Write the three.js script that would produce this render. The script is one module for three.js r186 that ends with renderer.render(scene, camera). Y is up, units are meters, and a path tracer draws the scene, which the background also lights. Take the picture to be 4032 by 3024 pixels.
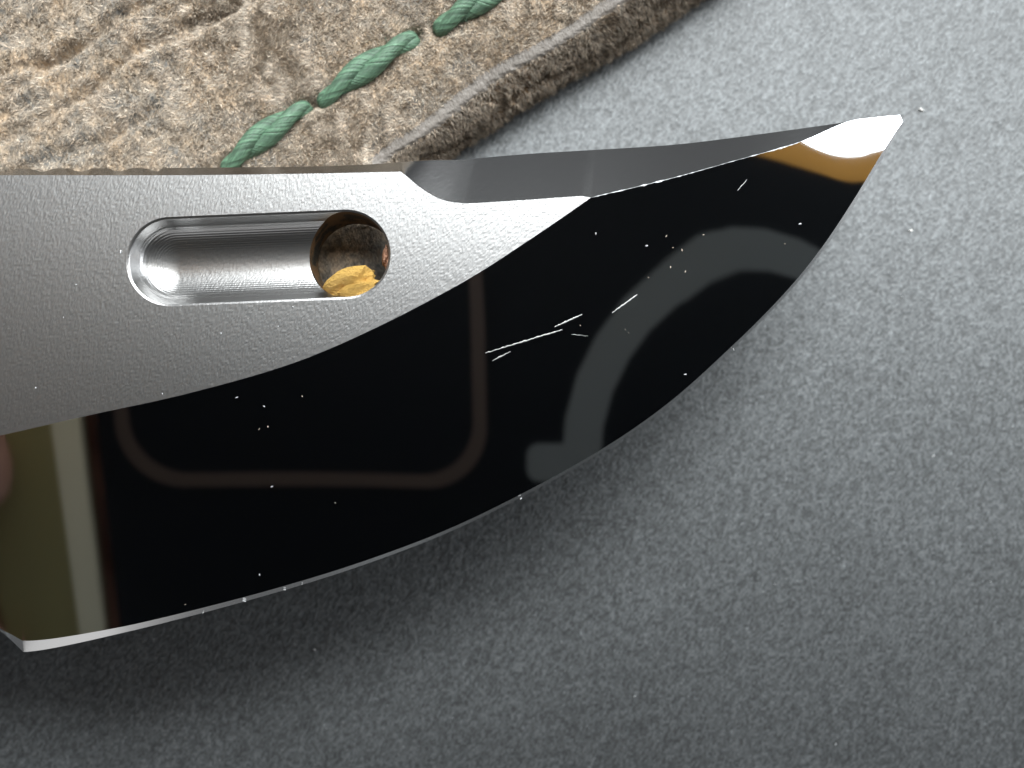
import * as THREE from 'three';
import { mergeGeometries } from 'three/addons/utils/BufferGeometryUtils.js';
import { MarchingCubes } from 'three/addons/objects/MarchingCubes.js';
import { RectAreaLightUniformsLib } from 'three/addons/lights/RectAreaLightUniformsLib.js';

// ---------------------------------------------------------------- camera, light, exposure
// Macro shot: the lens hangs 57 mm above the tabletop and looks straight down. y is up, the top of the picture is -z.
const MM = 0.001, F = 3073, EYE = 57;                       // F: focal length in photo pixels, EYE: lens height in mm
const scene = new THREE.Scene();
const camera = new THREE.PerspectiveCamera(2 * Math.atan(1512 / F) * 180 / Math.PI, 4 / 3, 0.001, 20);
camera.position.set(0, EYE * MM, 0);
camera.up.set(0, 0, -1);
camera.lookAt(0, 0, 0);
camera.focus = 0.0462;
camera.userData.fStop = 32;
const renderer = new THREE.WebGLRenderer({ antialias: true });
renderer.toneMapping = THREE.LinearToneMapping;
renderer.toneMappingExposure = 1;
renderer.shadowMap.enabled = true;
scene.background = new THREE.Color().setRGB(0.12, 0.125, 0.13);      // even dim light of the room
RectAreaLightUniformsLib.init();
const WIN = { x0: -0.45, x1: 1.4, z0: -2.2, z1: -0.36, y: 1.6 };
const windowLight = new THREE.RectAreaLight(new THREE.Color().setRGB(0.97, 1.0, 1.0), 13, WIN.x1 - WIN.x0, WIN.z1 - WIN.z0);
windowLight.name = 'roof_window_daylight';
windowLight.position.set((WIN.x0 + WIN.x1) / 2, WIN.y - 0.01, (WIN.z0 + WIN.z1) / 2);
windowLight.rotation.x = -Math.PI / 2;
scene.add(windowLight);

const sideLight = new THREE.RectAreaLight(new THREE.Color().setRGB(1, 1, 1), 0.7, 2.2, 1.2);     // second, much dimmer window behind the photographer
sideLight.name = 'side_window_daylight';
sideLight.position.set(-0.6, 1.3, 2.38);
scene.add(sideLight);

const rightLight = new THREE.RectAreaLight(new THREE.Color().setRGB(0.96, 1.0, 1.03), 5.5, 2.0, 1.2);  // window on the right
rightLight.name = 'right_window_daylight';
rightLight.position.set(2.18, 0.95, -0.6);
rightLight.rotation.y = Math.PI / 2;
scene.add(rightLight);

// ---------------------------------------------------------------- helpers
let seed = 7;
const rnd = () => { seed = (seed * 1664525 + 1013904223) >>> 0; return seed / 4294967296; };
const rr = (a, b) => a + (b - a) * rnd();
const lerp = (a, b, t) => a + (b - a) * t;
const clamp = (x, a, b) => Math.min(b, Math.max(a, x));
const smooth = (a, b, x) => { const t = clamp((x - a) / (b - a), 0, 1); return t * t * (3 - 2 * t); };
const hash = (x, y, s) => { let h = (Math.imul(x, 374761393) + Math.imul(y, 668265263) + Math.imul(s, 2147483647 ^ 0x5bd1e995)) | 0; h = Math.imul(h ^ (h >>> 13), 1274126177); return ((h ^ (h >>> 16)) >>> 0) / 4294967296; };
function vnoise(x, y, s, px = 1 << 20, py = px) {            // value noise, repeating every px, py cells
  const xi = Math.floor(x), yi = Math.floor(y), fx = x - xi, fy = y - yi, u = fx * fx * (3 - 2 * fx), v = fy * fy * (3 - 2 * fy);
  const m = (a, p) => ((a % p) + p) % p, x0 = m(xi, px), x1 = m(xi + 1, px), y0 = m(yi, py), y1 = m(yi + 1, py);
  return lerp(lerp(hash(x0, y0, s), hash(x1, y0, s), u), lerp(hash(x0, y1, s), hash(x1, y1, s), u), v);
}
// a photo pixel at a known depth below the lens (mm) -> a point in metres
const P = (u, v, depth) => new THREE.Vector3((u - 2016) / F * depth * MM, (EYE - depth) * MM, (v - 1512) / F * depth * MM);
function cat(p, t) {                                         // Catmull-Rom through a list of number tuples
  const n = p.length, i = Math.min(Math.max(Math.floor(t), 0), n - 2), a = t - i, g = (k) => p[clamp(k, 0, n - 1)];
  const seg = (x, y) => Math.hypot(g(x)[0] - g(y)[0], g(x)[1] - g(y)[1]), mid = seg(i, i + 1), farA = seg(i - 1, i) > 2.5 * mid, farB = seg(i + 1, i + 2) > 2.5 * mid;
  return p[0].map((_, c) => { const q1 = g(i)[c], q2 = g(i + 1)[c], q0 = farA ? 2 * q1 - q2 : g(i - 1)[c], q3 = farB ? 2 * q2 - q1 : g(i + 2)[c]; return 0.5 * (2 * q1 + (q2 - q0) * a + (2 * q0 - 5 * q1 + 4 * q2 - q3) * a * a + (3 * q1 - q0 - 3 * q2 + q3) * a * a * a); });
}
function grid(nu, nv, fn, tile, flip) {                      // a (nu+1) x (nv+1) sheet of points; uv = metres / tile in x, z
  const pos = [], uv = [], idx = [];
  for (let i = 0; i <= nu; i++) for (let j = 0; j <= nv; j++) { const p = fn(i / nu, j / nv, i, j); pos.push(p.x, p.y, p.z); uv.push(p.x / tile, p.z / tile); }
  for (let i = 0; i < nu; i++) for (let j = 0; j < nv; j++) {
    const a = i * (nv + 1) + j, b = a + 1, c = a + nv + 1, d = c + 1;
    if (flip) idx.push(a, c, b, b, c, d); else idx.push(a, b, c, b, d, c);
  }
  const g = new THREE.BufferGeometry();
  g.setAttribute('position', new THREE.Float32BufferAttribute(pos, 3));
  g.setAttribute('uv', new THREE.Float32BufferAttribute(uv, 2));
  g.setIndex(idx); g.computeVertexNormals();
  return g;
}
function mirrored(g, y) {                                    // the same surface on the under side
  const m = g.clone(); const p = m.attributes.position, n = m.attributes.normal;
  for (let i = 0; i < p.count; i++) { p.setY(i, 2 * y - p.getY(i)); n.setY(i, -n.getY(i)); }
  const ix = m.index.array; for (let i = 0; i < ix.length; i += 3) { const t = ix[i]; ix[i] = ix[i + 1]; ix[i + 1] = t; }
  return m;
}
const taken = {};
const numbered = (n) => { const k = taken[n] = (taken[n] ?? -1) + 1; return k ? `${n}_${String(k).padStart(3, '0')}` : n; };
function add(name, geometry, material, parent) {
  const m = new THREE.Mesh(geometry, material); m.name = parent ? name : numbered(name);
  m.castShadow = m.receiveShadow = true; (parent ?? scene).add(m); return m;
}
function tag(o, label, category, group) { o.userData.label = label; o.userData.category = category; if (group) o.userData.group = group; return o; }
function thing(name, label, category, group) { const o = new THREE.Group(); o.name = numbered(name); scene.add(o); return tag(o, label, category, group); }
function tex(size, fn, srgb) {
  const d = new Uint8Array(size * size * 4);
  for (let y = 0, k = 0; y < size; y++) for (let x = 0; x < size; x++, k += 4) { const c = fn(x, y); if (typeof c === 'number') d[k] = d[k + 1] = d[k + 2] = clamp(c, 0, 1) * 255; else { d[k] = clamp(c[0], 0, 1) * 255; d[k + 1] = clamp(c[1], 0, 1) * 255; d[k + 2] = clamp(c[2], 0, 1) * 255; } d[k + 3] = 255; }
  const t = new THREE.DataTexture(d, size, size); t.wrapS = t.wrapT = THREE.RepeatWrapping; t.magFilter = THREE.LinearFilter; t.minFilter = THREE.LinearMipmapLinearFilter;
  if (srgb) t.colorSpace = THREE.SRGBColorSpace; t.needsUpdate = true; return t;
}
const rgb = (r, g, b) => new THREE.Color().setRGB(r, g, b);

// ---------------------------------------------------------------- tabletop
const TT = 0.08;                                             // the grain repeats every 80 mm
const S = 2048;
const grainH = new Float32Array(S * S);
for (let y = 0, k = 0; y < S; y++) for (let x = 0; x < S; x++, k++) {
  // fine leathery grain, a little longer along one diagonal
  const w = vnoise(x / 32, y / 32, 3, 64) - 0.5;
  const s1 = vnoise((x + 0.5 * y) / 4 + w * 2, y / 5.953488, 11, 512, 344), s2 = vnoise((x + 0.5 * y) / 8 + w, y / 16, 12, 256, 128), s3 = vnoise(x / 4, y / 4, 13, 512), s4 = vnoise(x / 128, y / 128, 14, 16);
  grainH[k] = 0.46 * s1 + 0.14 * s2 + 0.34 * s3 + 0.06 * s4;
}
const tableBump = tex(S, (x, y) => grainH[y * S + x]);
const tableColor = tex(S, (x, y) => {
  const h = grainH[y * S + x], f = vnoise(x / 3, y / 4, 21, 683, 512), fleck = f > 0.93 ? (f - 0.93) * 3.2 : 0, v = 0.39 + 0.3 * (h - 0.5) + fleck;
  return [v * 0.965, v * 1.0, v * 1.02];
}, true);
const tableMat = new THREE.MeshPhysicalMaterial({ map: tableColor, bumpMap: tableBump, bumpScale: 0.00006, roughness: 0.55, specularIntensity: 1 });
{
  const g = new THREE.PlaneGeometry(0.9, 0.7).rotateX(-Math.PI / 2), p = g.attributes.position, uv = g.attributes.uv;
  for (let i = 0; i < p.count; i++) uv.setXY(i, p.getX(i) / TT + 0.5, p.getZ(i) / TT + 0.5);
  const slab = new THREE.BoxGeometry(0.9, 0.02, 0.7).translate(0, -0.0105, 0);
  const t = add('tabletop', g, tableMat); t.userData.kind = 'structure'; t.userData.label = 'dark grey finely grained tabletop under the knife'; t.userData.category = 'tabletop';
  add('table_board', slab, new THREE.MeshStandardMaterial({ color: rgb(0.1, 0.1, 0.105), roughness: 0.6 }), t);
}

// ---------------------------------------------------------------- roof window that lights the table (mirrored in the blade's point)
{
  const w = thing('roof_window', 'large bright roof window with white frame above the table', 'window');
  const cx = (WIN.x0 + WIN.x1) / 2, cz = (WIN.z0 + WIN.z1) / 2, sx = WIN.x1 - WIN.x0, sz = WIN.z1 - WIN.z0;
  w.position.set(cx, WIN.y, cz);
  const fm = new THREE.MeshStandardMaterial({ color: rgb(0.6, 0.58, 0.54), roughness: 0.5 });
  add('pane', new THREE.BoxGeometry(sx, 0.01, sz), new THREE.MeshStandardMaterial({ color: 0x222222, emissive: rgb(0.5, 0.52, 0.54), roughness: 0.3 }), w);
  for (const s of [-1, 1]) { add('frame_rail', new THREE.BoxGeometry(sx + 0.12, 0.05, 0.06), fm, w).position.set(0, 0, s * (sz / 2 + 0.031)); add('frame_stile', new THREE.BoxGeometry(0.06, 0.05, sz), fm, w).position.set(s * (sx / 2 + 0.031), 0, 0); }
}

for (const [label, x, y, z, turn, wide, high, glow] of [['dim upright window with white frame behind the photographer', -0.6, 1.3, 2.4, 0, 2.2, 1.2, 0.1], ['bright upright window with white frame on the wall by the table', 2.2, 0.95, -0.6, Math.PI / 2, 2.0, 1.2, 0.3]]) {
  const w = thing('side_window', label, 'window'); w.position.set(x, y, z); w.rotation.y = turn;
  const fm = new THREE.MeshStandardMaterial({ color: rgb(0.6, 0.58, 0.54), roughness: 0.5 });
  add('pane', new THREE.BoxGeometry(wide, high, 0.01), new THREE.MeshStandardMaterial({ color: 0x222222, emissive: rgb(glow, glow, glow), roughness: 0.3 }), w);
  for (const s of [-1, 1]) { add('frame_rail', new THREE.BoxGeometry(wide + 0.12, 0.06, 0.05), fm, w).position.set(0, s * (high / 2 + 0.031), 0); add('frame_stile', new THREE.BoxGeometry(0.06, high, 0.05), fm, w).position.set(s * (wide / 2 + 0.031), 0, 0); }
}

// ---------------------------------------------------------------- leather pouch
const pouch = thing('leather_pouch', 'tan suede leather pouch with green stitching lying under the blade', 'pouch');
// outer foot of the pouch on the table, and the line where its top begins (photo pixels; depths 57 and 52 mm)
const POUCH_TOP = 52;
const topEdge = [[4300, -1500], [3000, -340], [2700, -150], [2407, 19], [2186, 165], [1933, 304], [1680, 506], [1490, 640], [1520, 800], [1590, 1010], [1530, 1250], [1180, 1500], [500, 1780], [-400, 2150], [-1600, 2800]];
const footEdge = [[4550, -1300], [3230, -270], [2980, -120], [2700, 63], [2439, 234], [2091, 430], [1925, 540], [1740, 680], [1760, 850], [1830, 1050], [1760, 1330], [1330, 1640], [620, 1920], [-250, 2270], [-1500, 2860]];
const wrinkles = [[[-300, 560], [0, 395], [330, 190], [700, -60]], [[-300, 420], [0, 205], [200, 90], [500, -110]], [[-200, 690], [40, 545], [330, 390], [560, 200], [900, 60], [1150, -90]], [[-150, 170], [60, 55], [250, -60], [400, -160]], [[-100, 780], [180, 640], [420, 560], [620, 430]], [[-200, 300], [0, 160], [240, 20], [420, -90]], [[-200, 480], [20, 300], [250, 240], [480, 60], [760, -70]], [[-200, 620], [0, 480], [200, 400]]].map((l) => { const o = []; for (let i = 0; i <= 40; i++) { const [u, v] = cat(l, i / 40 * (l.length - 1)); o.push(P(u, v, POUCH_TOP)); } return o; });
const seamLine = [[700, 800], [893, 656], [1194, 430], [1276, 390], [1619, 155], [1732, 108], [1990, -40], [2400, -310]].map(([u, v]) => P(u, v, POUCH_TOP));
const seamHoles = [[893, 656], [1222, 412], [1262, 398], [1640, 140], [1722, 116], [1985, -36]].map(([u, v]) => P(u, v, POUCH_TOP));
const segDist = (p, a, b) => { const dx = b.x - a.x, dz = b.z - a.z, t = clamp(((p.x - a.x) * dx + (p.z - a.z) * dz) / (dx * dx + dz * dz), 0, 1); return Math.hypot(p.x - a.x - dx * t, p.z - a.z - dz * t); };
const lineDist = (p, l) => { let d = 1; for (let i = 0; i + 1 < l.length; i++) d = Math.min(d, segDist(p, l[i], l[i + 1])); return d; };
function pouchRelief(p) {                                    // relief of the upper side in metres
  const x = p.x * 1000, z = p.z * 1000;
  let h = 0.16 * (vnoise(x / 3 + 40, z / 3 + 40, 31) - 0.5) + 0.06 * (vnoise(x / 0.9 + 90, z / 0.9 + 90, 32) - 0.5) + 0.12 * (vnoise(x / 0.42 + 190, z / 0.42 + 190, 33) - 0.5);
  wrinkles.forEach((l, i) => {
    if (p.x > 0 || p.z > 0) return;
    const d = lineDist(p, l) * 1000 + 0.4 * (vnoise(x / 1.9 + 50, z / 1.9 + 90 + i * 7, 35) - 0.5) + 0.22 * (vnoise(x / 0.6 + 50, z / 0.6 + 90 + i * 7, 37) - 0.5);
    const k = 0.5 + 0.7 * vnoise(x / 5 + 11, z / 5 + 3 * i + 60, 36); h += k * (-0.34 * Math.exp(-((d / 0.38) ** 2)) + 0.16 * Math.exp(-(((d - 0.8) / 0.5) ** 2)));
  });
  h += 2.5 * Math.exp(-(((x + 11) / 6) ** 2 + ((z + 7.6) / 3.6) ** 2));      // the pouch swells a little under the blade
  h -= 0.28 * Math.exp(-((lineDist(p, seamLine) * 1000 / 0.75) ** 2));
  for (const q of seamHoles) h -= 0.75 * Math.exp(-((Math.hypot(p.x - q.x, p.z - q.z) * 1000 / 0.4) ** 2));
  return h * MM;
}
function pouchPoint(s, t) {                                  // s along the edge 0..1; t: 0 foot, 0.22 rim, 1 far inside
  const k = s * (topEdge.length - 1), a = cat(topEdge, k), b = cat(footEdge, k), top = P(a[0], a[1], POUCH_TOP), foot = P(b[0], b[1], EYE);
  if (t < 0.22) {                                            // bulging raw edge
    const under = Math.max(0, 0.04 - t) / 0.04, w = Math.max(0, t - 0.04) / 0.18, p = foot.clone().setY(1.1 * MM).lerp(top.clone().setY(top.y - 0.5 * MM), w), out = foot.clone().sub(top).setY(0).normalize();
    const n = vnoise(s * 420, w * 9, 41) - 0.5, n2 = vnoise(s * 150, w * 5, 42) - 0.5, fold = Math.exp(-(((w - 0.42 - 0.12 * Math.sin(s * 40)) / 0.1) ** 2));
    p.addScaledVector(out, (0.9 * Math.sin(w * Math.PI) + 0.35 * n + 0.5 * n2 * Math.sin(w * Math.PI) - 0.75 * fold) * MM);
    if (under > 0) { p.addScaledVector(out, -2.2 * MM * under); p.y = lerp(p.y, 0, under); }
    p.y = Math.max(p.y, 0);
    return p;
  }
  const w = (t - 0.22) / 0.78, inward = top.clone().sub(foot).setY(0).normalize();
  const p = top.clone().addScaledVector(new THREE.Vector3(-0.62, 0, -0.78), (w < 0.75 ? w / 0.75 * 0.036 : lerp(0.036, 0.085, (w - 0.75) / 0.25)));
  p.addScaledVector(inward, 0);
  const e = Math.min(1, w * 26);
  p.y += pouchRelief(p) * e + 0.35 * MM * Math.sin(clamp(w * 12, 0, 1) * Math.PI / 2) - 0.2 * MM * (1 - e) - 0.3 * MM * (1 - Math.sin(clamp(w * 18, 0, 1) * Math.PI / 2));
  return p;
}
const LT = 0.02;
const leatherBump = tex(1024, (x, y) => 0.4 * vnoise(x / 4, y / 8, 51, 256, 128) + 0.3 * vnoise(x / 16, y / 16, 52, 64) + 0.3 * vnoise(x / 2, y / 2, 53, 512));
const leatherColor = tex(1024, (x, y) => {
  const a = vnoise(x / 64, y / 64, 54, 16), b = vnoise(x / 12, y / 16, 55, 85.33 | 0, 64), c = vnoise(x / 5, y / 7, 56, 204, 146), v = 0.54 + 0.1 * (a - 0.5) + 0.16 * (b - 0.5) + 0.18 * (c - 0.5), w = 0.03 * (b - 0.5) + 0.05 * (a - 0.5);
  return [v * 1.02 + w, v * 0.93, v * 0.82 - w];
}, true);
const suede = new THREE.MeshPhysicalMaterial({ map: leatherColor, bumpMap: leatherBump, bumpScale: 0.00012, roughness: 0.85, sheen: 0.25, sheenRoughness: 0.6, sheenColor: rgb(0.7, 0.62, 0.5) });
const rawEdge = new THREE.MeshPhysicalMaterial({ map: leatherColor, color: rgb(0.5, 0.43, 0.36), bumpMap: leatherBump, bumpScale: 0.00012, roughness: 0.9 });
const burnish = new THREE.MeshPhysicalMaterial({ color: rgb(0.2, 0.18, 0.16), bumpMap: leatherBump, bumpScale: 0.0001, roughness: 0.5 });
// more points where the camera looks
const sMap = (s) => (s < 0.1 ? s / 0.1 * 0.15 : s < 0.9 ? lerp(0.15, 0.86, (s - 0.1) / 0.8) : lerp(0.86, 1, (s - 0.9) / 0.1));
add('upper_panel', grid(520, 420, (i, j) => pouchPoint(sMap(i), lerp(0.228, 1, j)), LT, true), suede, pouch);
add('burnished_rim', grid(520, 10, (i, j) => { const p = pouchPoint(sMap(i), lerp(0.206, 0.23, j)); p.y += 0.06 * MM * Math.sin(j * Math.PI); return p; }, LT, true), burnish, pouch);
add('raw_edge', grid(520, 40, (i, j) => pouchPoint(sMap(i), lerp(0, 0.206, j)), LT, true), rawEdge, pouch);
{                                                            // nap: short leaning fibres on the suede
  const cone = new THREE.ConeGeometry(0.035 * MM, 1 * MM, 3, 1, true).translate(0, 0.5 * MM, 0);
  const spots = [];
  for (let k = 0; k < 420000 && spots.length < 150000; k++) {
    const s = rr(0.12, 0.9), t = rnd() < 0.14 ? rr(0.01, 0.212) : lerp(0.229, 0.97, rnd());
    const p = pouchPoint(s, t), d = EYE * MM - p.y, u = p.x / d * F + 2016, v = p.z / d * F + 1512;
    const far = u < -120 || v < -120; if (u < -900 || u > 3300 || v < -700 || v > 900 || (far && rnd() < 0.35)) continue;
    spots.push([p, t]);
  }
  const nap = new THREE.InstancedMesh(cone, new THREE.MeshPhysicalMaterial({ color: 0xffffff, roughness: 0.6, sheen: 0.2, sheenRoughness: 0.5 }), spots.length);
  nap.name = 'suede_nap'; nap.userData.kind = 'stuff'; nap.castShadow = nap.receiveShadow = true;
  const q = new THREE.Quaternion(), m = new THREE.Matrix4(), up = new THREE.Vector3(0, 1, 0), dir = new THREE.Vector3(), sc = new THREE.Vector3(), col = new THREE.Color();
  spots.forEach(([p, t], i) => {
    const clump = vnoise(p.x * 1000 / 0.8 + 50, p.z * 1000 / 0.8 + 50, 61), a = (clump - 0.5) * 5 + rr(-0.9, 0.9) + 1.2, edge = t < 0.21;
    dir.set(Math.cos(a) * rr(0.5, 1.3), edge ? rr(0.1, 0.6) : rr(0.25, 0.8), Math.sin(a) * rr(0.5, 1.3)); if (edge) { dir.x += 0.5; dir.z += 0.8; }
    q.setFromUnitVectors(up, dir.normalize()); const L = rr(0.16, 0.5), w = rr(0.6, 1.35);
    m.compose(p.clone().addScaledVector(dir, -0.04 * MM), q, sc.set(w, L, w)); nap.setMatrixAt(i, m);
    const v = edge ? rr(0.1, 0.5) : rnd() < 0.2 ? rr(0.54, 0.8) : rr(0.19, 0.46), h = rr(-0.05, 0.06);
    nap.setColorAt(i, col.setRGB(v, v * (0.83 + h), v * (0.65 + h * 1.4)));
  });
  pouch.add(nap);
}
// green two-ply stitches
const threadBump = tex(256, (x, y) => 0.6 * vnoise((x + y * 2) / 8, y / 64, 71, 32, 4) + 0.4 * vnoise(x / 4, y / 16, 72, 64, 16));
const threadColor = tex(256, (x, y) => { const v = 0.75 + 0.45 * (vnoise((x + y * 2) / 8, y / 64, 71, 32, 4) - 0.5) + 0.2 * (vnoise(x / 4, y / 8, 73, 64, 32) - 0.5); return [0.42 * v, 0.57 * v, 0.46 * v]; }, true);
const thread = new THREE.MeshPhysicalMaterial({ map: threadColor, bumpMap: threadBump, bumpScale: 0.00006, roughness: 0.6, sheen: 0.3, sheenColor: rgb(0.5, 0.8, 0.6), sheenRoughness: 0.5 });
for (const [u0, v0, u1, v1] of [[880, 668, 1207, 414], [1260, 402, 1634, 142], [1722, 112, 2010, -66]]) {
  const a = P(u0, v0, POUCH_TOP - 0.3), b = P(u1, v1, POUCH_TOP - 0.3), along = b.clone().sub(a), len = along.length(), side = new THREE.Vector3(-along.z, 0, along.x).normalize(), plies = [];
  along.normalize();
  for (const ph of [0, Math.PI]) {
    const pts = [];
    for (let i = 0; i <= 36; i++) {
      const t = i / 36, an = ph + 0.3 + t * len / (4.3 * MM) * Math.PI, bell = Math.sin(Math.PI * clamp(t, 0, 1)) ** 0.32, r = 0.36 * MM * (0.25 + 0.75 * bell);
      pts.push(a.clone().addScaledVector(along, len * t).addScaledVector(side, Math.cos(an) * r).add(new THREE.Vector3(0, (0.35 * bell - 0.75 * (1 - bell)) * MM + Math.sin(an) * r * 0.7, 0)));
    }
    const tube = new THREE.TubeGeometry(new THREE.CatmullRomCurve3(pts), 72, 0.53 * MM, 14, false), p = tube.attributes.position, uv = tube.attributes.uv;
    for (let i = 0; i < p.count; i++) { const t = uv.getX(i), taper = 0.45 + 0.55 * Math.sin(Math.PI * t) ** 0.5, c = new THREE.CatmullRomCurve3(pts).getPointAt(t); p.setXYZ(i, lerp(c.x, p.getX(i), taper), lerp(c.y, p.getY(i), taper), lerp(c.z, p.getZ(i), taper)); uv.setXY(i, uv.getY(i), t * 1.2 + ph * 0.2); }
    plies.push(tube);
  }
  for (let k = 0; k < 70; k++) {                               // loose fibres of the thread
    const t = rr(0.08, 0.92), c = a.clone().addScaledVector(along, len * t).addScaledVector(side, rr(-0.62, 0.62) * MM); c.y += rr(0.2, 0.55) * MM;
    plies.push(new THREE.ConeGeometry(0.022 * MM, rr(0.3, 0.8) * MM, 3, 1, true).rotateX(rr(0.6, 2.2)).rotateY(rr(0, 6.3)).translate(c.x, c.y, c.z));
  }
  add('stitch', mergeGeometries(plies), thread, pouch);
}

// ---------------------------------------------------------------- folding knife
const knife = thing('folding_knife', 'open folding knife with grey satin flat, long slot and glossy black looking grind', 'knife');
const FLAT = 45, THICK = 3.5, MIDY = (EYE - FLAT - THICK / 2) * MM;      // depth of the upper flat, thickness, height of the middle plane
// grind line (upper border of the polished bevel), then the edge of the swedge up to the point
const G1 = [[-700, 1835], [-100, 1733], [-30, 1720], [20, 1711], [365, 1632], [729, 1552], [1130, 1438], [1458, 1301], [1823, 1111], [2100, 934], [2327, 778]];
const G2 = [[2327, 778], [2632, 705], [2885, 635], [3138, 563], [3330, 482], [3450, 462], [3544, 453]];
const EDGE = [[-700, 2440], [-60, 2452], [20, 2500], [92, 2567], [500, 2488], [1021, 2352], [1458, 2215], [1850, 2058], [2300, 1822], [2620, 1608], [2899, 1360], [3098, 1160], [3240, 988], [3362, 810], [3466, 640], [3526, 540], [3557, 486]];
const dropG = [...Array(11).fill(0), 0.18, 0.42, 0.78, 1.2, 1.4, 1.5], DROP = 1.5;
const micro = [6, 8, 14, 46, 24, 17, 14, 12, 11, 10, 10, 11, 12, 14, 15, 12, 6];    // width of the sharpened edge, photo pixels
const at = (l, t) => { const i = Math.min(Math.floor(t), l.length - 2); return lerp(l[i], l[i + 1], t - i); };
const gPx = (t) => (t <= 10 ? cat(G1, t) : cat(G2, t - 10));
const gPoint = (t) => { const [u, v] = gPx(t); return P(u, v, FLAT + (t <= 10 ? 0 : cat(dropG.slice(10).map((d) => [d, 0]), t - 10)[0])); };
const ePx = (t) => cat(EDGE, t);
const grindPlane = new THREE.Plane().setFromCoplanarPoints(P(20, 1711, FLAT), P(92, 2567, FLAT + DROP), P(-700, 1835, FLAT));
function eDrop(t) {                                          // towards the handle the ground face stays one plane
  if (t >= 3) return DROP;
  const [u, v] = ePx(t), hit = new THREE.Ray(new THREE.Vector3(0, EYE * MM, 0), P(u, v, 1).sub(new THREE.Vector3(0, EYE * MM, 0)).normalize()).intersectPlane(grindPlane, new THREE.Vector3());
  return EYE - hit.y / MM - FLAT;
}
function bevelPoint(t, w) {                                  // w: 0 grind line, 1 inner border of the sharpened edge
  const g = gPx(t), e = ePx(t), full = Math.hypot(e[0] - g[0], e[1] - g[1]), share = 1 - at(micro, t) / full;
  return gPoint(t).lerp(P(e[0], e[1], FLAT + eDrop(t)), w * share);
}
const edgePoint = (t) => { const e = ePx(t); return P(e[0], e[1], FLAT + eDrop(t) + 0.19); };
// grind texture of the steel
const ST = 0.03;
const steelBump = tex(1024, (x, y) => { const w = vnoise(x / 32, y / 32, 81, 32) * 2; return 0.6 * vnoise((x + 0.5 * y) / 2 + w, y / 4, 82, 512, 256) + 0.3 * vnoise((x + 0.5 * y) / 4, y / 8, 83, 256, 128) + 0.1 * vnoise(x / 8, y / 8, 84, 128); });
const satin = new THREE.MeshPhysicalMaterial({ color: rgb(0.37, 0.373, 0.377), metalness: 1, roughness: 0.43, bumpMap: steelBump, bumpScale: 0.000014 });
const swedgeMat = new THREE.MeshPhysicalMaterial({ color: rgb(0.37, 0.373, 0.377), metalness: 1, roughness: 0.19, bumpMap: steelBump, bumpScale: 0.000004 });
const mirror = new THREE.MeshPhysicalMaterial({ color: rgb(0.63, 0.66, 0.7), metalness: 1, roughness: 0.04 });
const honed = new THREE.MeshPhysicalMaterial({ color: rgb(0.7, 0.7, 0.7), metalness: 1, roughness: 0.2 });
const milled = new THREE.MeshPhysicalMaterial({ color: rgb(0.42, 0.42, 0.42), metalness: 1, roughness: 0.3, bumpMap: steelBump, bumpScale: 0.000005 });

// upper border of the flat (F) and the spine outline (S): a narrow chamfer, then the wide swedge
const FS1 = [[-700, 694, -700, 668, 0.8], [0, 690, 0, 664, 0.8], [700, 690, 700, 661, 0.8], [1200, 684, 1200, 656, 0.8], [1400, 680, 1395, 650, 0.8], [1578, 676, 1560, 640, 0.8]];
const FS2 = [[1578, 676, 1560, 640, 0.8], [1604, 696, 1640, 634, 0.88], [1644, 730, 1690, 631, 1.0], [1700, 768, 1750, 630, 1.25], [1760, 792, 1810, 629, 1.42], [1830, 801, 1870, 624, 1.58], [2060, 788, 2080, 606, 1.66], [2290, 772, 2310, 592, 1.68], [2327, 778, 2345, 590, 1.68]];
const S3 = [[2345, 590, 1.68], [2640, 571, 1.5], [2890, 542, 1.36], [3140, 508, 1.27], [3331, 481, 1.22]];
const rows = [];                                             // [F, S] in order from the handle to the point
for (let i = 0; i <= 160; i++) { const q = cat(FS1, i / 160 * 5), notch = q[0] < 640 ? 13 * Math.max(0, Math.sin((q[0] + 20) / 150 * Math.PI * 2)) ** 0.6 : 0; rows.push([P(q[0], q[1], FLAT), P(q[2], q[3] + notch, FLAT + q[4])]); }
const nFlat1 = rows.length;
for (let i = 1; i <= 90; i++) { const q = cat(FS2, i / 90 * 8); rows.push([P(q[0], q[1], FLAT), P(q[2], q[3], FLAT + q[4])]); }
const nFlat2 = rows.length;
rows[nFlat2 - 1][0].copy(gPoint(10));
for (let i = 1; i <= 80; i++) { const t = i / 80 * 4, s = cat(S3, t); rows.push([gPoint(10 + t), P(s[0], s[1], FLAT + s[2])]); }

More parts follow.
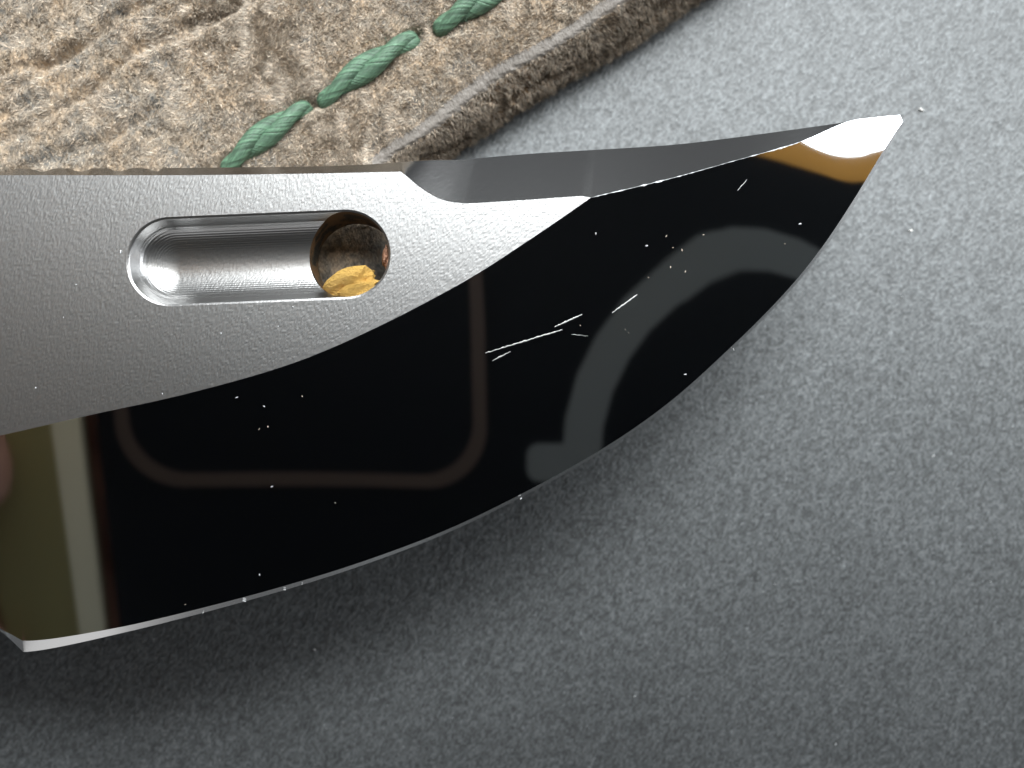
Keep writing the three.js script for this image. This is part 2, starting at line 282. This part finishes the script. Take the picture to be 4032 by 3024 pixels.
// flat with the slot cut out
const slotC0 = P(672, 1030, FLAT), slotC1 = P(1362, 1001, FLAT), R0 = 2.58 * MM, RH = 2.46 * MM;
const axis = slotC1.clone().sub(slotC0).normalize(), cross = new THREE.Vector3(-axis.z, 0, axis.x), slotLen = slotC0.distanceTo(slotC1);
const slotPt = (a, q, y) => slotC0.clone().addScaledVector(axis, a).addScaledVector(cross, q).setY(slotC0.y - y);
const flatLoop = [];
for (let i = 0; i < nFlat2; i++) flatLoop.push(rows[i][0]);
for (let i = 1; i <= 200; i++) flatLoop.push(gPoint(10 - i / 20));
function sheet(loop, holes, y) {
  const sh = new THREE.Shape(loop.map((p) => new THREE.Vector2(p.x, -p.z)));
  for (const h of holes) sh.holes.push(new THREE.Path(h.map((p) => new THREE.Vector2(p.x, -p.z))));
  const g = new THREE.ShapeGeometry(sh).rotateX(-Math.PI / 2).translate(0, y, 0), p = g.attributes.position, uv = g.attributes.uv;
  for (let i = 0; i < p.count; i++) uv.setXY(i, p.getX(i) / ST, p.getZ(i) / ST);
  return g;
}
const NA = 48, slotRim = [];
for (let i = 0; i <= NA; i++) { const a = Math.PI / 2 + Math.PI * i / NA; slotRim.push(slotPt(Math.cos(a) * R0, Math.sin(a) * R0, 0)); }
for (let i = 0; i <= NA; i++) { const a = -Math.PI / 2 + Math.PI * i / NA; slotRim.push(slotPt(slotLen + Math.cos(a) * R0, Math.sin(a) * R0, 0)); }
const holeRim = []; for (let i = 0; i < 2 * NA; i++) { const a = Math.PI * i / NA; holeRim.push(slotPt(slotLen + Math.cos(a) * RH, Math.sin(a) * RH, 0)); }
const flatTop = sheet(flatLoop, [slotRim], slotC0.y);
const flatBottom = mirrored(sheet(flatLoop, [holeRim], slotC0.y), MIDY);
const landPx = (t) => (t <= 10 ? 0 : smooth(10, 10.15, t) * (1 - smooth(13.8, 14, t)) * (0.4 + 5 * vnoise(t * 34, 3, 95) ** 3 * (1 - 0.8 * smooth(11, 11.6, t) * (1 - smooth(12.1, 12.5, t)))));
const swedgeG = (a, b, land) => grid(b - a, 5, (i, j, k) => { const n = a + k, [f, s] = rows[n], t = 10 + (n - nFlat2 + 1) / 20, k0 = land && t > 10 ? Math.min(0.5, landPx(t) / F * FLAT * MM / f.distanceTo(s)) : 0; return f.clone().lerp(s, lerp(k0, 1, j)); }, ST, false);
const landW = (t) => Math.min(0.4, landPx(t) / F * FLAT * MM / bevelPoint(t, 0).distanceTo(bevelPoint(t, 1)));
const spineWall = grid(rows.length - 1, 2, (i, j, k) => { const s = rows[k][1]; return new THREE.Vector3(s.x, lerp(s.y, 2 * MIDY - s.y, j), s.z); }, ST, false);
const bevelG = grid(420, 36, (i, j) => bevelPoint(16 * i, j), ST, true);
const bevelTop = grid(420, 36, (i, j) => bevelPoint(16 * i, lerp(landW(16 * i), 1, j)), ST, true);
const landG = grid(80, 2, (i, j, n) => { const t = 10 + n / 20, [f, s] = rows[nFlat2 - 1 + n]; return f.clone().lerp(s, Math.min(0.5, landPx(t) / F * FLAT * MM / f.distanceTo(s))).lerp(bevelPoint(t, landW(t)), j); }, ST, true);
const microG = grid(420, 5, (i, j) => { const t = 16 * i, p = bevelPoint(t, 1).lerp(edgePoint(t), j); return p; }, ST, true);
const bodyParts = [flatTop, flatBottom, spineWall, ...[swedgeG(0, rows.length - 1), bevelG, microG].map((g) => mirrored(g, MIDY))];
const blade = add('blade', mergeGeometries(bodyParts.map((g) => { const n = g.clone(); if (!n.index) n.setIndex([...Array(n.attributes.position.count).keys()]); return n; })), satin, knife);
blade.userData.label = 'grey satin blade flat';
add('swedge', swedgeG(0, rows.length - 1, true), swedgeMat, blade);
add('worn_ridge', landG, new THREE.MeshPhysicalMaterial({ color: rgb(0.26, 0.27, 0.28), metalness: 1, roughness: 0.5 }), blade);
add('polished_bevel', bevelTop, mirror, blade).userData.label = 'mirror polished face along the cutting edge';
add('cutting_edge', microG, honed, blade);

// milled slot that runs into the round hole
function slotDepth(d) {                                      // d: distance from the slot's axis, metres -> depth in mm
  const r = d / MM, R = R0 / MM;
  if (r > R - 0.13) return (R - r) / 0.13 * 0.04;
  if (r > R - 0.42) return 0.04 + (R - 0.13 - r) / 0.29 * 0.47;
  const k = clamp(r / (R - 0.42), 0, 1);
  return 0.51 + 1.1 * Math.sqrt(Math.max(0, 1 - k * k * 0.96)) - 1.1 * 0.2 + 0.008 * Math.sin(r / 0.13 * Math.PI * 2) * smooth(0.6, 1.4, r);
}
const qAt = (j) => { const k = 2 * j - 1; return Math.sign(k) * (1 - (1 - Math.abs(k)) ** 1.25) * R0; };
const slotG = grid(90, 150, (i, j) => {
  const q = qAt(j), a0 = -Math.sqrt(Math.max(0, R0 * R0 - q * q)), a1 = slotLen - Math.sqrt(Math.max(0, RH * RH - q * q));
  const k = i < 0.6 ? (i / 0.6) : 1, a = i < 0.6 ? lerp(a0, 0, k) : lerp(0, a1, (i - 0.6) / 0.4), d = a < 0 ? Math.hypot(a, q) : Math.abs(q);
  return slotPt(a, q, slotDepth(d) * MM);
}, ST, false);
const ringG = grid(NA, 3, (i, j) => { const a = -Math.PI / 2 + Math.PI * i, r = lerp(R0, RH, j); return slotPt(slotLen + Math.cos(a) * r, Math.sin(a) * r, (R0 - r) * 0.3); }, ST, false);
const fuller = add('milled_slot', mergeGeometries([slotG, ringG]), milled, blade);
const grime = tex(512, (x, y) => {
  const a = vnoise(x / 32, y / 32, 91, 16), b = vnoise(x / 8, y / 8, 92, 64), c = vnoise(x / 64, y / 64, 93, 8), m = smooth(0.38, 0.6, 0.6 * a + 0.2 * b + 0.3 * c), v = 0.1 + 0.1 * b;
  return [lerp(v * 1.05, 0.4, m), lerp(v, 0.3, m), lerp(v * 0.8, 0.19, m)];
}, true);
const wallG = grid(96, 10, (i, j) => { const a = 2 * Math.PI * i, q = Math.sin(a) * RH, top = Math.cos(a) < 0 ? slotDepth(Math.abs(q)) : 0.3 * (R0 - RH) / MM; return slotPt(slotLen + Math.cos(a) * RH, q, lerp(top, THICK, j) * MM); }, ST, false);
{ const uv = wallG.attributes.uv; for (let i = 0; i <= 96; i++) for (let j = 0; j <= 10; j++) uv.setXY(i * 11 + j, i / 96 * 2, j / 10 * 0.45); }
add('hole_wall', wallG, new THREE.MeshPhysicalMaterial({ map: grime, metalness: 0, roughness: 0.6, bumpMap: steelBump, bumpScale: 0.00003 }), blade);

// scratches through the polish: torn, slightly raised steel
const scratchMat = new THREE.MeshPhysicalMaterial({ color: rgb(0.6, 0.61, 0.6), metalness: 0.8, roughness: 0.5 });
function bevelHit(u, v) {                                    // the bevel's point that stands over photo pixel u, v
  let best = [1e9, 8, 0.5];
  const err = (t, w) => { const p = bevelPoint(t, w), d = EYE * MM - p.y; return Math.hypot(p.x / d * F + 2016 - u, p.z / d * F + 1512 - v); };
  for (let t = 0; t <= 16; t += 0.1) for (let w = 0; w <= 1; w += 0.05) { const e = err(t, w); if (e < best[0]) best = [e, t, w]; }
  for (let st = 0.05, k = 0; k < 40; k++) { let moved = false; for (const [dt, dw] of [[1, 0], [-1, 0], [0, 0.5], [0, -0.5]]) { const t = clamp(best[1] + dt * st, 0, 16), w = clamp(best[2] + dw * st, 0, 1), e = err(t, w); if (e < best[0]) { best = [e, t, w]; moved = true; } } if (!moved) st /= 2; }
  return bevelPoint(best[1], best[2]);
}
for (const [u0, v0, u1, v1, wd] of [[1912, 1390, 2214, 1298, 10], [2184, 1287, 2292, 1238, 11], [1939, 1420, 2010, 1384, 9], [2410, 1232, 2509, 1160, 10], [2250, 1316, 2315, 1324, 4], [2905, 750, 2940, 708, 5]]) {
  const n = Math.max(8, Math.round(Math.hypot(u1 - u0, v1 - v0) / 6)), du = (u1 - u0), dv = (v1 - v0), L = Math.hypot(du, dv), nx = -dv / L, ny = du / L, pts = [];
  for (let i = 0; i <= n; i++) { const t = i / n, w = wd * 0.3 * (0.35 + 0.65 * Math.sin(Math.PI * clamp(t, 0.06, 0.94)) ** 0.4) * rr(0.55, 1.2), j = rr(-1.1, 1.1), c = [u0 + du * t + nx * j, v0 + dv * t + ny * j]; pts.push([-1, 0, 1].map((k) => { const p = bevelHit(c[0] + nx * k * w, c[1] + ny * k * w); p.y += (k ? 0.006 : 0.006 + rr(0.02, 0.05)) * MM; return p; })); }
  add('scratch', grid(n, 2, (i, j, a, b) => pts[a][b], ST, false), scratchMat, blade);
}
// handle outside the picture on the left, lying on the pouch
{
  const hs = new THREE.Shape(), z0 = -12, z1 = 17;
  hs.moveTo(-33, z0 + 2); hs.bezierCurveTo(-50, z0 - 4, -90, z0 - 2, -135, z0 + 4); hs.bezierCurveTo(-146, z0 + 8, -146, z1 - 4, -135, z1); hs.bezierCurveTo(-100, z1 - 4, -80, z1 + 4, -60, z1 - 2); hs.bezierCurveTo(-48, z1 - 5, -42, z1 + 3, -35, z1 + 1); hs.bezierCurveTo(-31, z1 - 6, -31, z0 + 8, -33, z0 + 2);
  const slab = (h, y, bev) => new THREE.ExtrudeGeometry(hs, { depth: h - 2 * bev, bevelEnabled: true, bevelThickness: bev, bevelSize: bev * 0.8, bevelSegments: 3, curveSegments: 20 }).scale(MM, -MM, MM).rotateX(-Math.PI / 2).translate(-7 * MM, (y + bev) * MM, 0);
  const hm = new THREE.MeshPhysicalMaterial({ color: rgb(0.05, 0.055, 0.06), roughness: 0.55 }), lm = new THREE.MeshPhysicalMaterial({ color: rgb(0.4, 0.4, 0.4), metalness: 1, roughness: 0.4 });
  const handle = add('handle', mergeGeometries([slab(3.4, 5.25, 0.7), slab(3.4, 11.95, 0.7)]), hm, knife);
  add('liner', mergeGeometries([slab(0.9, 8.66, 0.1), slab(0.9, 11.04, 0.1)]), lm, handle);
  add('pivot_screw', new THREE.CylinderGeometry(4 * MM, 4 * MM, 0.8 * MM, 32).translate(-52 * MM, 15.6 * MM, 3 * MM), lm, handle);
}

// ---------------------------------------------------------------- small dirt
const lumpG = (r, amp, freq, s, det = 3) => { const g = new THREE.IcosahedronGeometry(1, det), p = g.attributes.position; for (let i = 0; i < p.count; i++) { const x = p.getX(i), y = p.getY(i), z = p.getZ(i), k = 1 + amp * (vnoise(x * freq + z * 3.1 + 50, y * freq + z * freq + 50, s) - 0.5) * 2; p.setXYZ(i, x * k * r[0] * MM, y * k * r[1] * MM, z * k * r[2] * MM); } g.computeVertexNormals(); return g; };
{
  const c = slotPt(slotLen + 0.05 * MM, 1.72 * MM, 1.7 * MM);
  const m = tag(add('wax_lump', lumpG([1.3, 0.95, 1.0], 0.55, 2.4, 5, 6), new THREE.MeshPhysicalMaterial({ bumpMap: leatherBump, bumpScale: 0.0001, color: rgb(0.76, 0.47, 0.12), roughness: 0.5, sheen: 0.2 })), 'yellow waxy lump lodged in the round hole of the blade', 'debris'); m.position.copy(c); m.rotation.y = 0.2;
  const d = slotPt(slotLen + 2.25 * MM, 0.2 * MM, 1.0 * MM);
  const m2 = tag(add('dirt_flake', lumpG([0.32, 0.6, 0.75], 0.35, 2.6, 6, 4), new THREE.MeshPhysicalMaterial({ color: rgb(0.36, 0.19, 0.12), roughness: 0.7 })), 'reddish brown flake stuck on the wall of the blade hole', 'debris'); m2.position.copy(d);
}
const dustMat = [new THREE.MeshPhysicalMaterial({ color: rgb(0.78, 0.77, 0.74), roughness: 0.7 }), new THREE.MeshPhysicalMaterial({ color: rgb(0.6, 0.52, 0.42), roughness: 0.7 }), new THREE.MeshPhysicalMaterial({ color: rgb(0.7, 0.72, 0.74), roughness: 0.5 })];
const dustShapes = [0, 1, 2, 3].map((k) => lumpG([1, 0.7, 0.75], 0.5, 1.7, 200 + k, 2));
function speck(p, px, depth, m, label, group) {
  const s = px / F * depth * 0.27, o = add('dust_speck', dustShapes[Math.floor(rnd() * 4)], dustMat[m]);
  o.position.copy(p); o.position.y += s * 0.45 * MM; o.scale.set(s * rr(0.9, 1.5), s * 0.8, s * rr(0.5, 0.9)); o.rotation.set(rr(-0.3, 0.3), rr(0, 6), rr(-0.3, 0.3)); tag(o, label, 'dust', group);
}
for (const [u, v, px] of [[3626, 433, 30], [3585, 908, 24], [3550, 1167, 12], [3673, 1795, 20], [1240, 2557, 16], [3900, 2290, 10], [2500, 2740, 12], [3290, 2930, 14], [3050, 2300, 9], [2480, 2330, 9]]) speck(P(u, v, EYE), px, EYE, px > 20 ? 0 : 2, px === 30 ? 'white crumb on the tabletop right beside the point of the blade' : px === 16 ? 'tiny pale crumb in the dark shadow below the cutting edge' : 'tiny pale crumb lying on the open dark grey tabletop', 'crumbs on the tabletop');
for (const [u, v, px] of [[3150, 882, 20], [2698, 1474, 20], [2546, 968, 20], [2346, 920, 16], [2553, 1093, 12], [2623, 930, 12], [2685, 985, 13], [2640, 1052, 12], [2698, 1070, 13], [2650, 975, 9], [2770, 925, 10], [1022, 2263, 16], [1071, 1916, 14], [933, 1565, 14], [1040, 1600, 14], [1055, 1680, 10], [1021, 1690, 12], [2462, 1298, 8], [2475, 1310, 8], [2285, 1282, 9], [1190, 1560, 10], [3090, 960, 8], [1320, 1980, 7], [730, 2380, 8]]) speck(bevelHit(u, v), px, 46, px > 13 ? 2 : 1, 'tiny dust speck on the glossy black ground face of the blade', 'dust specks on the ground face');
for (const [u, v, px] of [[2888, 1376, 18], [2051, 1963, 20], [962, 2366, 22], [1121, 2322, 14], [1190, 2300, 10], [800, 2412, 9]]) { const p = P(u, v, 46.6); speck(p, px, 46.6, 2, 'tiny pale burr sitting on the thin cutting edge', 'burrs on the cutting edge'); }
for (const [u, v, px] of [[141, 1527, 14], [871, 1313, 16], [476, 991, 18], [1154, 1209, 14], [640, 1640 - 90, 9], [1096, 1285, 9], [250, 1250, 8], [1700, 960, 8], [300, 1120, 8]]) speck(P(u, v, FLAT), px, FLAT, 2, 'tiny dust speck on the satin grey blade flat', 'dust specks on the blade flat');

// ---------------------------------------------------------------- phone that takes the picture (mirrored in the bevel) and the hand that holds it
{
  const ph = thing('phone', 'black phone with camera plateau and amber case held over the knife', 'phone');
  const box = (x0, x1, z0, z1, r) => { const s = new THREE.Shape(), a = [x0, -z1], b = [x1, -z0]; s.moveTo(a[0] + r, a[1]); s.lineTo(b[0] - r, a[1]); s.absarc(b[0] - r, a[1] + r, r, -Math.PI / 2, 0); s.lineTo(b[0], b[1] - r); s.absarc(b[0] - r, b[1] - r, r, 0, Math.PI / 2); s.lineTo(a[0] + r, b[1]); s.absarc(a[0] + r, b[1] - r, r, Math.PI / 2, Math.PI); s.lineTo(a[0], a[1] + r); s.absarc(a[0] + r, a[1] + r, r, Math.PI, 1.5 * Math.PI); return s; };
  const ext = (s, h, y) => new THREE.ExtrudeGeometry(s, { depth: h, bevelEnabled: false, curveSegments: 16 }).rotateX(-Math.PI / 2).scale(MM, MM, MM).translate(0, y * MM, 0);
  const ringShape = (s, h) => { s.holes.push(h); return s; };
  const black = new THREE.MeshPhysicalMaterial({ color: rgb(0.007, 0.008, 0.01), roughness: 0.5, specularIntensity: 0.4 });
  add('body', ext(box(-47, 116, -19.5, 59.5, 9), 8, EYE + 2.2), black, ph);
  const pl = add('camera_plateau', ext(box(-43, 0.5, -16, 22, 7), 0.7, EYE + 1.4), black, ph);
  add('plateau_rim', ext(ringShape(box(-44.6, 2.2, -17.5, 23.3, 8), box(-43, 0.5, -16, 21.6, 7)), 0.75, EYE + 1.3), new THREE.MeshPhysicalMaterial({ color: rgb(0.085, 0.056, 0.042), metalness: 0, roughness: 0.5 }), pl);
  const circle = (r) => { const s = new THREE.Shape(); s.absarc(42, -20, r, 0, Math.PI * 2); return s; };
  const grey = new THREE.MeshPhysicalMaterial({ color: rgb(0.18, 0.187, 0.18), roughness: 0.7 });
  const rg = circle(30); rg.holes.push(circle(24.8));
  const ring = add('magnet_ring', ext(rg, 0.12, EYE + 2.0), grey, ph);
  add('ring_stem', ext(box(7.4, 13.6, 17.6, 22.6, 1.6), 0.12, EYE + 1.98), grey, ring);
  const amber = new THREE.MeshPhysicalMaterial({ color: rgb(0.54, 0.37, 0.15), roughness: 1, transmission: 0.75, thickness: 0, side: THREE.DoubleSide });
  add('case_flange', ext(ringShape(box(-64, 119, -26.2, 63, 11), box(-49.7, 116.1, -19.6, 59.6, 9)), 1.2, EYE + 4), amber, ph);
  add('case_end', ext(box(-63, -49.8, -15, 60, 3), 0.5, EYE + 3.45), new THREE.MeshPhysicalMaterial({ color: rgb(0.32, 0.28, 0.12), roughness: 0.8 }), ph);
  add('end_band', ext(box(-52.7, -49.4, -14, 47, 1.6), 0.8, EYE + 3.1), new THREE.MeshPhysicalMaterial({ color: rgb(0.9, 0.83, 0.6), roughness: 0.6 }), ph);
  for (const o of ph.children) o.castShadow = true;
}
{
  const skin = new THREE.MeshPhysicalMaterial({ color: rgb(0.62, 0.34, 0.26), roughness: 0.55 });
  const y0 = EYE + 11, J = (x, y, z, r) => [x, y, z, r];
  const chains = [
    [J(-25, y0 + 14, 80, 22), J(-30, y0 + 16, 50, 24), J(-34, y0 + 14, 28, 21), J(-36, y0 + 13, 10, 17)],
    [J(-38, y0 + 12, 6, 10), J(-55, y0 + 12, -2, 9.4), J(-69, y0 + 2, -3, 8.6), J(-67, y0 - 10, -2, 7.4)],
    [J(-38, y0 + 12, 20, 10), J(-58, y0 + 12, 14, 9.6), J(-73, y0 + 1, 18, 8.8), J(-64.5, y0 - 12, 20, 7.6)],
    [J(-36, y0 + 12, 34, 10), J(-57, y0 + 12, 31, 9.4), J(-73, y0 + 1, 30, 8.6), J(-71, y0 - 10, 31, 7.4)],
    [J(-32, y0 + 12, 48, 9), J(-52, y0 + 11, 48, 8.2), J(-69, y0 + 1, 47, 7.6), J(-69, y0 - 9, 47, 6.6)],
    [J(-20, y0 + 14, 62, 14), J(2, y0 + 12, 74, 11), J(16, y0 + 4, 78, 9.4), J(24, y0 - 6, 74, 8.2)],
  ];
  const N = 84, half = 75, c = [-25, y0 + 6, 40], mc = new MarchingCubes(N, skin, false, false, 90000), sd = (p, a, b) => { const ab = [b[0] - a[0], b[1] - a[1], b[2] - a[2]], t = clamp(((p[0] - a[0]) * ab[0] + (p[1] - a[1]) * ab[1] + (p[2] - a[2]) * ab[2]) / (ab[0] ** 2 + ab[1] ** 2 + ab[2] ** 2), 0, 1); return Math.hypot(p[0] - a[0] - ab[0] * t, p[1] - a[1] - ab[1] * t, p[2] - a[2] - ab[2] * t) - lerp(a[3], b[3], t); };
  mc.isolation = 0;
  for (let k = 0; k < N; k++) for (let j = 0; j < N; j++) for (let i = 0; i < N; i++) {
    const p = [c[0] + (i / N * 2 - 1) * half, c[1] + (j / N * 2 - 1) * half, c[2] + (k / N * 2 - 1) * half]; let d = 1e3;
    chains.forEach((ch, n) => { let e = 1e3; for (let s = 0; s + 1 < ch.length; s++) e = Math.min(e, sd(p, ch[s], ch[s + 1])); const h = Math.max(3 - Math.abs(d - e), 0) / 3; d = Math.min(d, e) - h * h * 0.75; });
    d = Math.max(d, p[2] - 92);
    mc.field[i + j * N + k * N * N] = -d;
  }
  mc.update();
  const g = new THREE.BufferGeometry(), n = mc.count;
  const pos = mc.positionArray.slice(0, n * 3), nor = mc.normalArray.slice(0, n * 3);
  for (let i = 0; i < n; i++) for (let a = 0; a < 3; a++) pos[i * 3 + a] = (c[a] + pos[i * 3 + a] * half) * MM;
  g.setAttribute('position', new THREE.BufferAttribute(pos, 3)); g.setAttribute('normal', new THREE.BufferAttribute(nor, 3));
  tag(add('hand', g, skin), 'hand wrapped round the end of the phone above the knife', 'hand');
}
scene.traverse((o) => { if (o.isMesh) { o.castShadow = true; o.receiveShadow = true; } });
renderer.render(scene, camera);
